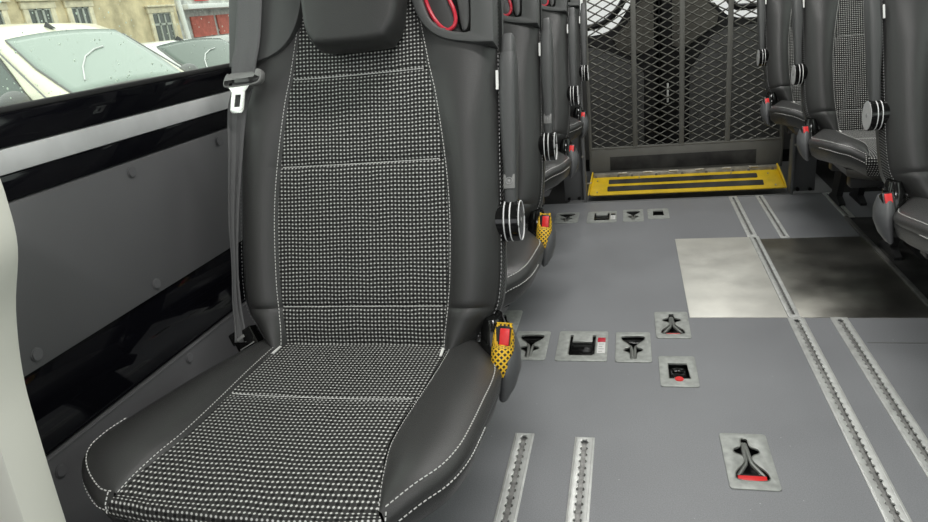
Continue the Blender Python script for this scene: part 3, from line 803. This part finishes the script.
    if sleeve:
        b = B(); rows = []
        prof = ((-.052, .008, .010), (-.046, .0135, .016), (-.030, .0170, .020), (-.005, .0175, .020), (.015, .0165, .018), (.026, .0140, .014), (.034, .0115, .011))
        NR = 30
        for z, rx_, ry_ in prof:
            row = []
            for k in range(NR+1):
                a = 2*PI*k/NR; zz = z
                if z > 0: zz = z - (.034 if -math.sin(a) > .55 and -.75 < math.cos(a) < .85 else 0)*(1 if z > .02 else .45)
                row.append(mtb @ Vector((rx_*math.cos(a), ry_*math.sin(a), zz)))
            rows.append(row)
        V = grid(b, rows)
        uvl = b.loops.layers.uv.new('UVMap'); ix = {}
        for i, r in enumerate(V):
            for k, v in enumerate(r): ix[v] = (k/NR*2.2, prof[i][0]*22)
        for f in b.faces:
            for l in f.loops: l[uvl].uv = ix[l.vert]
        sl = obj('net_sleeve', b, 'sleeve', bk)
        mod = sl.modifiers.new('thickness', 'SOLIDIFY'); mod.thickness = .001
        b = B(); tube(b, rows[-1][:-1], .0013, 6, closed=True); obj('sleeve_rim', b, 'yellow_plain', bk)
    SX = 1
    return root
LS = 'single seats along the left side'; RS = 'single seats along the right side'
s0 = make_seat(1, True, 'large dark grey front seat with dotted woven centre, filling the left foreground', LS, True)
s0.location = (-.432, .93, 0)
s1 = copy_tree(s0); s1.location = (-.43, 1.490, 0); s1['label'] = 'seat directly behind the front one, with the second yellow sleeved buckle'
l2 = make_seat(1, False, 'third seat on the left, with a plain red buckle beside the far floor sockets', LS)
l2.location = (-.43, 2.310, 0)
l3 = copy_tree(l2); l3.location = (-.43, 2.970, 0); l3['label'] = 'rearmost seat on the left, right against the mesh gate'
r0 = make_seat(-1, False, 'nearest seat on the right, cut off by the picture\'s right edge', RS)
r0.location = (.776, 1.595, .0042)
r1 = copy_tree(r0); r1.location = (.780, 2.365, .0042); r1['label'] = 'middle seat on the right, its dotted cloth strip in view'
r2 = copy_tree(r0); r2.location = (.774, 2.990, 0); r2['label'] = 'rearmost seat on the right, beside the mesh gate'

# ------------------------------------------------------------------ seat belt hanging at the front seat's left
sb = thing('seat_belt', 'grey seat belt with metal latch tongue hanging left of the front seat', 'seat belt', (-.43, .93, 0))
b = B()
path = [(-.1780, .80, .030, .0235, 0), (-.1810, .60, .028, .0235, 0), (-.1875, .50, .026, .0232, .0), (-0.1950, .46, .026, .022, .1), (-0.2000, .42, .024, .0175, .3), (-.2120, .38, .022, .0155, .5),
        (-.2200, .30, .018, .012, .8), (-.2275, .20, .014, .0095, 1.0), (-.2295, .12, .010, .007, 1.2), (-.2290, .06, .006, .008, 1.0), (-.2240, .015, .004, .009, .7), (-.2210, -.01, .006, .010, .5)]
pp = [Vector(q) for q in [(a, t, d) for a, t, d, w, r in path]]
sp = spline(pp, 4); ws = spline([Vector((w, r, 0)) for *_, w, r in path], 4)
rows = []
for P, w in zip(sp, ws):
    dx = Vector((math.cos(w.y), 0, 0)) - BN*math.sin(w.y)
    c_ = bp(P.x, P.y, P.z); n = BN*math.cos(w.y) + Vector((math.sin(w.y), 0, 0))
    fold = .0018
    rows.append([c_ + dx*w.x*(k/4-1) + n*(fold*math.cos(k*PI/2)*(.3+w.y)) for k in range(9)])
grid(b, rows); st = obj('webbing', b, 'strap', sb); md_ = st.modifiers.new('thickness', 'SOLIDIFY'); md_.thickness = .0016
b = B(); q = rows[14]; 
mtt = Matrix.Translation(bp(-.190, .428, .036)) @ Matrix(((1, 0, 0, 0), (0, sA, -cA, 0), (0, cA, sA, 0), (0, 0, 0, 1)))
hs = spline([Vector(v) for v in ((-.036, -.004), (-.028, .012), (-.018, .004), (.018, .006), (.026, .016), (.036, .010), (.030, -.008), (.0, -.012), (-.030, -.012))], 4, True)
b.free(); b = shape2d([[(p.x, p.y) for p in hs], rrect(.040, .003, .001, 2, 0, .0065)], .014, .003, mtt)
obj('tongue_housing', b, 'tonguegrey', sb)
b = B(); box(b, -.013, .013, -.006, .000, .0075, .0083, .0002, mtx=mtt); obj('emblem', b, 'shell', sb)
tp = [(-.020, -.010), (.020, -.010), (.012, -.020), (.009, -.050), (.005, -.0555), (-.012, -.0555), (-.0165, -.050), (-.013, -.020)]
b = shape2d([tp, [(-.006, -.025), (.004, -.025), (.0015, -.045), (-.0085, -.045)]], .003, .0006, mtt @ Matrix.Translation((-.007, 0, .004)))
obj('latch_tongue', b, 'chrome', sb)['label'] = 'bright metal latch tongue with a slot'
b = B(); mta = Matrix.Translation((-.212, .004, .448)) @ Matrix.Rotation(R(-22), 4, 'X') @ Matrix.Rotation(R(-30), 4, 'Y')
box(b, -.022, .020, -.012, .012, -.036, .022, .003, mtx=mta); box(b, -.024, -.005, -.016, .0, .004, .026, .003, mtx=mta)
an = obj('anchor_bracket', b, 'piano', sb)
b = B(); box(b, -.010, .006, -.0175, -.016, .008, .013, .001, mtx=mta @ Matrix.Rotation(R(-5), 4, 'Y')); 
for k in range(3): box(b, -.016, .014, -.0135, -.012, -.008-.008*k, -.006-.008*k, .0003, mtx=mta)
obj('anchor_marks', b, 'tonguegrey', an)

# ------------------------------------------------------------------ wheelchair lift gate and yellow flap
lg = thing('lift_gate', 'upright dark mesh wheelchair lift platform at the rear of the aisle', 'lift gate', (.24, 3.42, 0))
GX0, GX1 = -.432, .446      # relative
def lean(x, z, dy=0): return Vector((x - .0*z, dy, z))
b = B(); box(b, GX0, GX1, -.012, .012, .075, .205, .006)
obj('kick_plate', b, 'lift', lg)
b = B(); box(b, -.339, .337, -.0145, -.0125, .098, .166, .001); obj('grip_strip', b, 'grip', lg)
b = B(); zb, zt = .205, 1.62; cw, chh = .0720, .0385; nr = int((zt-zb)/(chh/2)); nx = int(round((GX1-GX0-.02)/(cw/2))); w2 = (GX1-GX0-.02)/nx
for j in range(nr//1):
    if j % 2: continue
    for ph in (0, 1):
        z0 = zb + (j+ph)*chh/2
        pts = [Vector((GX0+.01+w2*i, .004*((i+ph) % 2), z0 + (chh/2 if (i+ph) % 2 else 0)*(1 if ph == 0 else 1))) for i in range(nx+1)]
        tube(b, pts, .0036, 4, ry=.0036, up=Vector((0, 1, 0)))
obj('expanded_metal', b, 'liftmesh', lg, smooth=False)
b = B()
for xb, xt in ((-.222, -.210), (-.004, .003), (.198, .215)):
    box(b, (xb+xt)/2-.0115, (xb+xt)/2+.0115, -.012, -.003, .2, 1.62, .002)
for x in (GX0, GX1-.0): box(b, x-.008, x+.008, -.012, .012, .075, 1.62, .003)
box(b, GX0, GX1, -.012, .012, 1.61, 1.63, .003)
box(b, GX0, GX1, -.0125, .0125, .203, .212, .002)
obj('gate_frame', b, 'lift', lg)
fl = thing('ramp_flap', 'yellow hinged ramp flap with black grip strips in front of the mesh gate', 'ramp', (.24, 3.3, 0))
fs = math.atan2(.056, .14)
mf = Matrix.Translation((0, -.062, .020)) @ Matrix.Rotation(fs, 4, 'X')
def fshape(polys, th, lift, bev=.001): return shape2d(polys, th, bev, mf @ Matrix.Translation((0, 0, lift)))
b = fshape([[(-.436, .006), (-.428, 0), (.438, 0), (.446, .008), (.424, .152), (-.424, .152), (-.434, .10)]], .005, 0)
pf = obj('flap_plate', b, 'yellow', fl)
b = B()
for (x0, x1, y0, y1) in ((-.352, .352, .024, .062), (-.346, .332, .082, .116)):
    bb = fshape([rrect(x1-x0, y1-y0, .006, 3, (x0+x1)/2, (y0+y1)/2)], .002, .0035, .0003)
    obj('grip_strip', bb, 'grip', pf)
b.free()
b = B()
for sgn in (-1, 1):
    rings = []
    for y, h in ((.0, .004), (.03, .014), (.10, .022), (.155, .026)):
        x = sgn*(.442 - .018*y/.15)
        rings.append([mf @ Vector(v) for v in ((x-.003, y, 0), (x+.003, y, 0), (x+.003, y, h), (x-.003, y, h))])
    loft(b, rings)
obj('side_lip', b, 'yellow', fl, smooth=False)
b = B(); tube(b, [mf @ Vector((-.43, .001, .001)), mf @ Vector((.44, .001, .001))], .0045, 8); obj('front_bead', b, 'yellow', fl)
b = B(); box(b, -.420, .424, .066, .094, .060, .092, .003)
for k in range(6): tube(b, [Vector((-.30+.12*k, .066, .092)), Vector((-.26+.12*k, .066, .092))], .005, 8)
hg = obj('hinge_bar', b, 'hinge', fl)
for x in (-.41, -.30, -.235, -.12, -.0, .11, .23, .30, .405):
    b = B(); cyl(b, (x, .0675, .077), (0, 1, 0), .0065, .006, 12); obj('bolt', b, 'post', hg)
for x, y in ((-.40, .02), (-.40, .11), (.40, .02), (.38, .11), (-.2, .125), (.22, .125)):
    b = B(); cyl(b, mf @ Vector((x, y, .004)), mf.to_3x3() @ Vector((0, 0, 1)), .0035, .003, 10); obj('rivet', b, 'hinge', pf)
# lift posts
def post(x0, x1, label, flip):
    t = thing('lift_post', label, 'lift post', ((x0+x1)/2, 3.25, 0), 0, 'lift posts'); w = (x1-x0)/2
    b = B(); box(b, -w, w, -.015, .0, .001, .24, .003); box(b, -w*.45 if flip else -w, w if flip else w*.45, -.022, .010, .20, .60, .004)
    box(b, (-w if flip else w-.014), (-w+.014 if flip else w), -.06, -.014, .001, .58, .003)
    obj('upright', b, 'post', t)
    for bx in ((-.3, .62) if flip else (-.6, .3)):
        b = B(); cyl(b, (bx*w, -.019, .012), (0, 1, 0), .009, .010, 6, bev=.001); obj('bolt', b, 'black', t)
    b = B(); cyl(b, (-.8*w if flip else .8*w, -.064, .225), (0, 1, 0), .005, .008, 8); obj('bolt', b, 'hinge', t)
    return t
post(.688, .800, 'dark grey lift post with two floor bolts, right of the yellow flap', True)
post(-.315, -.208, 'dark grey lift post left of the yellow flap, under the rearmost left seat', False)
b = B(); tube(b, [Vector((-.212, 3.24, .078)), Vector((-.185, 3.26, .078))], .0035, 8); o = obj('hinge_pin', b, 'hinge'); tag(o, 'small bright pin sticking out left of the yellow flap', 'pin')

# ------------------------------------------------------------------ rear doors
DY = 3.9
def door(name, x0, x1, s):
    """s=+1 left door; window cut out with rounded lower corner"""
    t = struct(thing(name, '', '', (0, DY, 0))); del t['label'], t['category']
    mtd = Matrix(((1, 0, 0, 0), (0, 0, -1, 0), (0, 1, 0, 0), (0, 0, 0, 1)))
    out = [(x0, .02), (x1, .02), (x1, 1.72), (x0, 1.72)]
    if s > 0: wn = [(-.60, .725), (-.40, .712), (-.18, .716), (-.12, .726), (-.07, .748), (-.03, .79), (.015, .855), (.05, .93), (.08, 1.05), (.085, 1.5), (.05, 1.58), (-.55, 1.60), (-.62, 1.5)]
    else: wn = [(1.0, 1.5), (.95, 1.6), (.46, 1.58), (.41, 1.5), (.405, .88), (.43, .82), (.48, .765), (.52, .745), (.60, .732), (.90, .735), (.99, .76)]
    cs = spline([Vector(v) for v in wn], 4, True); wn2 = [(p.x, p.y) for p in cs]
    b = shape2d([out, wn2], .03, .001, mtd); obj('door_skin', b, 'doorblack', t)
    b = shape2d([wn2], .004, 0, mtd @ Matrix.Translation((0, 0, -.006))); obj('door_glass', b, 'glass_clear', t, smooth=False)
    if s > 0:
        low = [(-.60, .67), (-.184, .655), (-.12, .64), (.045, .555), (.078, .50), (.074, .05), (-.60, .05)]
        upp = [(-.075, .70), (.0, .765), (.05, .84), (.085, .91), (.100, 1.0), (.105, 1.62), (.13, 1.62), (.13, .63), (.03, .60), (-.06, .645)]
        bar = [(-.60, .800), (-.30, .764), (-.20, .760), (-.12, .778), (-.06, .825), (-.02, .878), (.02, .97), (.04, 1.10), (.04, 1.5)]
    else:
        low = [(1.0, .70), (.62, .70), (.475, .69), (.42, .655), (.312, .50), (.31, .05), (1.0, .05)]
        upp = [(.222, .63), (.222, 1.62), (.36, 1.62), (.385, 1.5), (.385, .87), (.40, .82), (.45, .77), (.44, .72), (.40, .69), (.28, .61)]
        bar = [(.455, 1.5), (.455, 1.0), (.475, .88), (.52, .803), (.60, .785), (.99, .79)]
    b = shape2d([low], .014, .002, mtd @ Matrix.Translation((0, 0, .024))); obj('lower_trim', b, 'doorpanel', t)
    b = shape2d([upp], .012, .002, mtd @ Matrix.Translation((0, 0, .024))); obj('upper_trim', b, 'doorupper', t)
    b = B(); tube(b, [mtd @ Vector((p.x, p.y, .012)) for p in spline([Vector(v) for v in bar], 4)], .017, 8, ry=.016, up=Vector((0, 1, 0))); obj('grab_rail', b, 'black', t)
    return t
door('door_1', -.68, .1575, 1)
b = B(); box(b, .14, .175, 3.885, 3.92, .02, 1.72, .003); struct(obj('trim_door_seal', b, 'rubber'))
d2 = door('door_2', .160, 1.02, -1)
b = B(); box(b, .195, .205, -.03, -.018, .34, .44, .002); o = obj('latch_handle', b, 'whitetrim', d2)

# ------------------------------------------------------------------ cream moulded panel in the near left foreground
prof = spline([Vector(v) for v in ((-.553, .93), (-.5535, .86), (-.554, .827), (-.561, .78), (-.590, .715), (-.611, .643), (-.620, .574), (-.630, .447), (-.635, .30), (-.64, .0))], 5)
pl2 = [(p.x, p.y) for p in prof] + [(-.79, .0), (-.79, .93)]
pl2 = [(p[0] if i < len(prof) else p[0], max(p[1], .002)) for i, p in enumerate(pl2)]
mtc = Matrix(((1, 0, 0, 0), (0, 0, -1, .5), (0, 1, 0, 0), (0, 0, 0, 1)))
b = shape2d([pl2], .05, .008, mtc @ Matrix.Translation((0, 0, .025)))
o = obj('partition_panel', b, 'cream'); tag(o, 'cream moulded plastic panel edge at the far left foreground', 'panel')

# ------------------------------------------------------------------ outside
G = -.5
b = B(); box(b, -40, 12, -20, 60, G-.1, G); struct(obj('street_ground', b, 'asphalt', smooth=False))
def car(label, pos, yaw, wt, wb, zt, zb, dx, body, roofm, glass, crown=.0, name='parked_car'):
    t = thing(name, label, 'car', (pos[0], pos[1], G), PI/2-yaw, 'cars parked outside')
    # local: +x forward, +y left; x=0 is the top edge of the windscreen
    def ringx(x, hw, z1, tumble=.0):
        return [Vector((x, s_*a, z)) for s_, a, z in ((1, hw*.94, .28), (1, hw, .45), (1, hw, z1*.80), (1, hw*.97, z1*.95), (1, hw*.80, z1+.01), (1, 0.01, z1+.035), (-1, 0.01, z1+.035), (-1, hw*.80, z1+.01), (-1, hw*.97, z1*.95), (-1, hw, z1*.80), (-1, hw, .45), (-1, hw*.94, .28))]
    b = B(); H = zb-.03
    loft(b, [ringx(x, w, z) for x, w, z in ((-2.35, .70, H*.78), (-2.28, .80, H*.93), (-1.6, .845, H), (0, .85, H), (dx, .85, H), (dx+.45, .83, H*.93), (dx+.85, .78, H*.80), (dx+1.02, .68, H*.62))])
    obj('body', b, body, t)
    # greenhouse shell
    def gr(x, hb, ht, z0, z1, n=6):
        r = [Vector((x, hb, z0)), Vector((x, (hb+ht)/2+.01, (z0+z1)/2)), Vector((x, ht, z1-.03))]
        for k in range(n+1):
            a = ht*(1-2*k/n)*.93; r.append(Vector((x, a, z1 + .045*(1-(a/ht)**2))))
        return r + [Vector((x, -ht, z1-.03)), Vector((x, -(hb+ht)/2-.01, (z0+z1)/2)), Vector((x, -hb, z0))]
    b = B()
    e = .0
    sec = [(dx+.03, wb+.07, wb+.0, H-.02, H+.02), (dx*.5, wb+.09, wt+.065+.5*(wb-wt), H-.02, (zt+zb)/2+.0), (.0, wb+.09, wt+.05, H-.02, zt), (-.35, wb+.09, wt+.07, H-.02, zt+.035+crown*.62), (-1.0, wb+.09, wt+.07, H-.02, zt+.04+crown), (-1.75, wb+.07, wt+.03, H-.02, zt-.05+crown), (-2.25, wb+.0, wt-.02, H-.02, H+.1)]
    loft(b, [gr(*q) for q in sec]); obj('cabin', b, roofm, t)
    # windscreen, following the shell
    def surf(x, f):
        for q0, q1 in zip(sec[:-1], sec[1:]):
            if q1[0] <= x <= q0[0]:
                k = (q0[0]-x)/(q0[0]-q1[0]); ht = q0[2]+(q1[2]-q0[2])*k; z = q0[4]+(q1[4]-q0[4])*k; a = ht*.93*f
                return Vector((x, a, z + .045*(1-(a/ht)**2)))
    nrm = Vector((zt-zb, 0, dx)).normalized()
    b = B(); rows = [[surf(x, f*(.93)) + nrm*.010 for f in [k/8-1 for k in range(17)]] for x in [0.0 + (dx)*k/10 for k in range(11)]]
    grid(b, rows); o = obj('windscreen', b, glass, t); m_ = o.modifiers.new('thickness', 'SOLIDIFY'); m_.thickness = .012
    b = B(); edge = rows[0] + [r[-1] for r in rows[1:]] + rows[-1][::-1][1:] + [r[0] for r in rows[::-1][1:-1]]
    tube(b, [p + nrm*.002 for p in edge], .011, 6, closed=True); obj('windscreen_seal', b, 'cargrey', t)
    # wiper
    b = B(); tube(b, [surf(dx*k_, f_)+nrm*.03 for k_, f_ in ((.86, -.62), (.66, -.42), (.50, -.20), (.40, .05), (.36, .25))], .007, 6); obj('wiper', b, 'lamp', t)
    # side windows and door lines
    for sd in (-1, 1):
        def sp_(x, z):
            hb = wb+.09; ht = wt+.062; z1 = zt; k = (z-H+.02)/(z1-.03-H+.02)
            return Vector((x, sd*(hb+(ht-hb)*k+.012), z))
        for quad in ([(dx*.62, H+.03), (.02, zt-.10), (-.60, zt-.07), (-.64, H+.03)], [(-.70, H+.03), (-.66, zt-.07), (-1.45, zt-.12), (-1.62, H+.03)]):
            q = [sp_(*v) for v in quad]; b = B(); vs = [b.verts.new(p) for p in q] + [b.verts.new(p - Vector((0, sd*.02, 0))) for p in q]
            b.faces.new(vs[:4]); b.faces.new(vs[4:][::-1])
            for k in range(4): b.faces.new((vs[k], vs[(k+1) % 4], vs[4+(k+1) % 4], vs[4+k]))
            bmesh.ops.recalc_face_normals(b, faces=b.faces[:]); wn = obj('side_window', b, 'carglass2', t, smooth=False)
            b = B(); tube(b, [p + Vector((0, sd*.004, 0)) for p in q], .012, 6, closed=True); obj('window_seal', b, 'cargrey', wn)
        b = B(); tube(b, [Vector((dx*.95, sd*(wb+.10), H+.02)), Vector((-.02, sd*(wt+.075), zt-.02)), Vector((-1.3, sd*(wt+.085), zt-.01))], .008, 6); obj('door_line', b, 'cargrey', t)
        b = B(); bmesh.ops.create_icosphere(b, subdivisions=3, radius=1, matrix=Matrix.Translation((dx*.62, sd*(wb+.24), H+.07)) @ Matrix.Diagonal((.07, .12, .085, 1))); obj('wing_mirror', b, 'cargrey', t)
        for x in (dx+.25, -1.65):
            b = B(); cyl(b, (x, sd*.76, .31), (0, 1, 0), .31, .2, 32, bev=.03); w_ = obj('wheel', b, 'rubber', t)
            b = B(); cyl(b, (x, sd*.855, .31), (0, 1, 0), .20, .02, 24); obj('hub_cap', b, 'lamp', w_)
        b = B(); bmesh.ops.create_icosphere(b, subdivisions=2, radius=1, matrix=Matrix.Translation((dx+.90, sd*.55, H*.68)) @ Matrix.Diagonal((.10, .15, .08, 1))); obj('headlamp', b, 'lamp', t)
    b = B(); box(b, dx+.99, dx+1.07, -.55, .55, .30, .42, .02); obj('bumper', b, body, t)
    b = B(); zz = zt+.055+crown*.3; vs = [b.verts.new(v) for v in ((-.10, -.02, zz), (-.10, .02, zz), (-.28, .0, zz+.012), (-.20, 0, zz+.07))]
    for f in ((0, 1, 3), (1, 2, 3), (2, 0, 3), (2, 1, 0)): b.faces.new([vs[k] for k in f])
    obj('antenna', b, 'black', t, smooth=False)
    return t
car('cream coloured car with a pale windscreen right outside the left window', (-5.076, 5.694), 1.811, .579, .674, 1.548, 1.054, .763, 'carcream', 'carroof', 'carglass', .11)
def on_height(x, y, z):
    d = rx*(x-464) - uy*(y-261) - bz*683; k = (z-.95)/d.z; return Vector((d.x*k, d.y*k))
P_ = on_height(155, 49, G+1.33); CAR2 = (P_.x + .57*.2378, P_.y + .57*.9713)
car('white car with dark windows beyond the cream car', CAR2, 1.811, .57, .66, 1.33, .93, .70, 'carwhite', 'carwhite', 'carglass2')

# stone house across the street; FX = facade plane
FX = -20
def fz(z12): return .95 + (z12-.95)*20/12
hs_ = thing('stone_house', 'weathered sandstone house front across the street', 'building', (FX, 24, G))
b = B(); box(b, -.6, 0, -14, 5.6, 0, 9, .02); obj('facade', b, 'stone', hs_)
def hwin(y0, y1, z0, z1, lint=True, mull=True):
    y0 -= 24; y1 -= 24; z0 -= G; z1 -= G
    b = B(); box(b, .0, .10, y0-.28, y1+.28, z1, z1+.24, .02); box(b, .0, .20, y0-.36, y1+.36, z1+.24, z1+.33, .02) if lint else None
    box(b, 0, .08, y0-.22, y0, z0, z1, .01); box(b, 0, .08, y1, y1+.22, z0, z1, .01); box(b, 0, .14, y0-.3, y1+.3, z0-.15, z0, .02)
    w = obj('window_surround', b, 'stonetrim', hs_)
    b = B(); box(b, .005, .015, y0, y1, z0, z1); obj('pane', b, 'housewin', w, smooth=False)
    b = B(); n = 3
    for k in range(n+1):
        y = y0 + (y1-y0)*k/n; box(b, .015, .05, y-.045, y+.045, z0, z1)
    for f in (0, .62, 1): box(b, .015, .05, y0, y1, z0+(z1-z0)*f-.045, z0+(z1-z0)*f+.045)
    obj('window_frame', b, 'winwood', w, smooth=False)
hwin(21.1, 22.1, 0.2, 2.35); hwin(23.1, 24.0, .2, 2.35); hwin(27.7, 29.0, .75, 1.98); hwin(19.0, 20.0, .2, 2.35)
b = B(); box(b, .0, .12, -14, 5.6, 3.25, 3.5, .02); obj('string_course', b, 'stonetrim', hs_)
pb = thing('lamp_pole', 'white pole standing in front of the stone house', 'pole', (-19.2, 28.6, G))
b = B(); tube(b, [Vector((0, .35, 0)), Vector((0, -.25, 6))], [.13, .09], 12); obj('shaft', b, 'pole', pb)
b = B(); cyl(b, (0, .35, .1), (0, 0, 1), .2, .2, 16, bev=.03); obj('foot', b, 'pole', pb)
sh_ = thing('shop_building', 'grey shop front with a white canopy and brick red panels, right of the stone house', 'building', (-20.5, 34.5, G))
b = B(); box(b, -.6, 0, -4.8, 12, 0, 9, .02); obj('facade', b, 'shopgrey', sh_)
b = B(); box(b, 0, .8, -4.4, 11, 2.55, 2.78, .03); obj('canopy', b, 'shopwhite', sh_)
b = B(); box(b, 0, .25, -4.6, 11, .9, 1.25, .02); obj('plinth', b, 'shopwhite', sh_)
for k in range(6):
    b = B(); box(b, .02, .10, -3.3+2.3*k, -1.3+2.3*k, 1.3, 2.25, .01); obj('red_panel', b, 'shopred', sh_)
b = B(); box(b, .1, .16, -2.7, -1.5, 2.95, 5.2, .01); obj('banner', b, 'shopredb', sh_)
for k in range(5):
    b = B(); box(b, .0, .06, -4.2+.6+2.6*k*1.0, -2.9+2.6*k+.1, 3.1, 5.0, .01)
    obj('shop_window', b, 'housewin', sh_) if k not in (0,) else b.free()

pw = thing('added_backdrop', 'added white wall that fills the rear door windows with brightness', 'building', (2.5, 13, G))  # white wall added so the rear door windows read bright
b = B(); box(b, -4.5, 6, 0, .4, 0, 8, .03); obj('facade', b, 'shopwhite', pw)
b = B(); box(b, -4.5, 6, -.06, 0, 0, .25, .01); obj('plinth', b, 'shopgrey', pw)
# ------------------------------------------------------------------ light
w = bpy.data.worlds.new('overcast'); C.world = w; w.use_nodes = True
nt = w.node_tree; bg = nt.nodes['Background']
tc = nt.nodes.new('ShaderNodeTexCoord'); sx = nt.nodes.new('ShaderNodeSeparateXYZ'); nt.links.new(tc.outputs['Generated'], sx.inputs[0])
rp = nt.nodes.new('ShaderNodeValToRGB'); rp.color_ramp.elements[0].position = .45; rp.color_ramp.elements[0].color = (.80, .82, .84, 1)
rp.color_ramp.elements[1].position = .9; rp.color_ramp.elements[1].color = (1, 1, 1, 1)
nt.links.new(mathn(nt, 'MULTIPLY_ADD', sx.outputs[2], .5, .5), rp.inputs[0]); nt.links.new(rp.outputs[0], bg.inputs[0]); bg.inputs[1].default_value = 2.1
C.view_settings.view_transform = 'Standard'; C.view_settings.look = 'None'; C.view_settings.gamma = 1; C.view_settings.exposure = 0.0
C.view_settings.use_curve_mapping = False
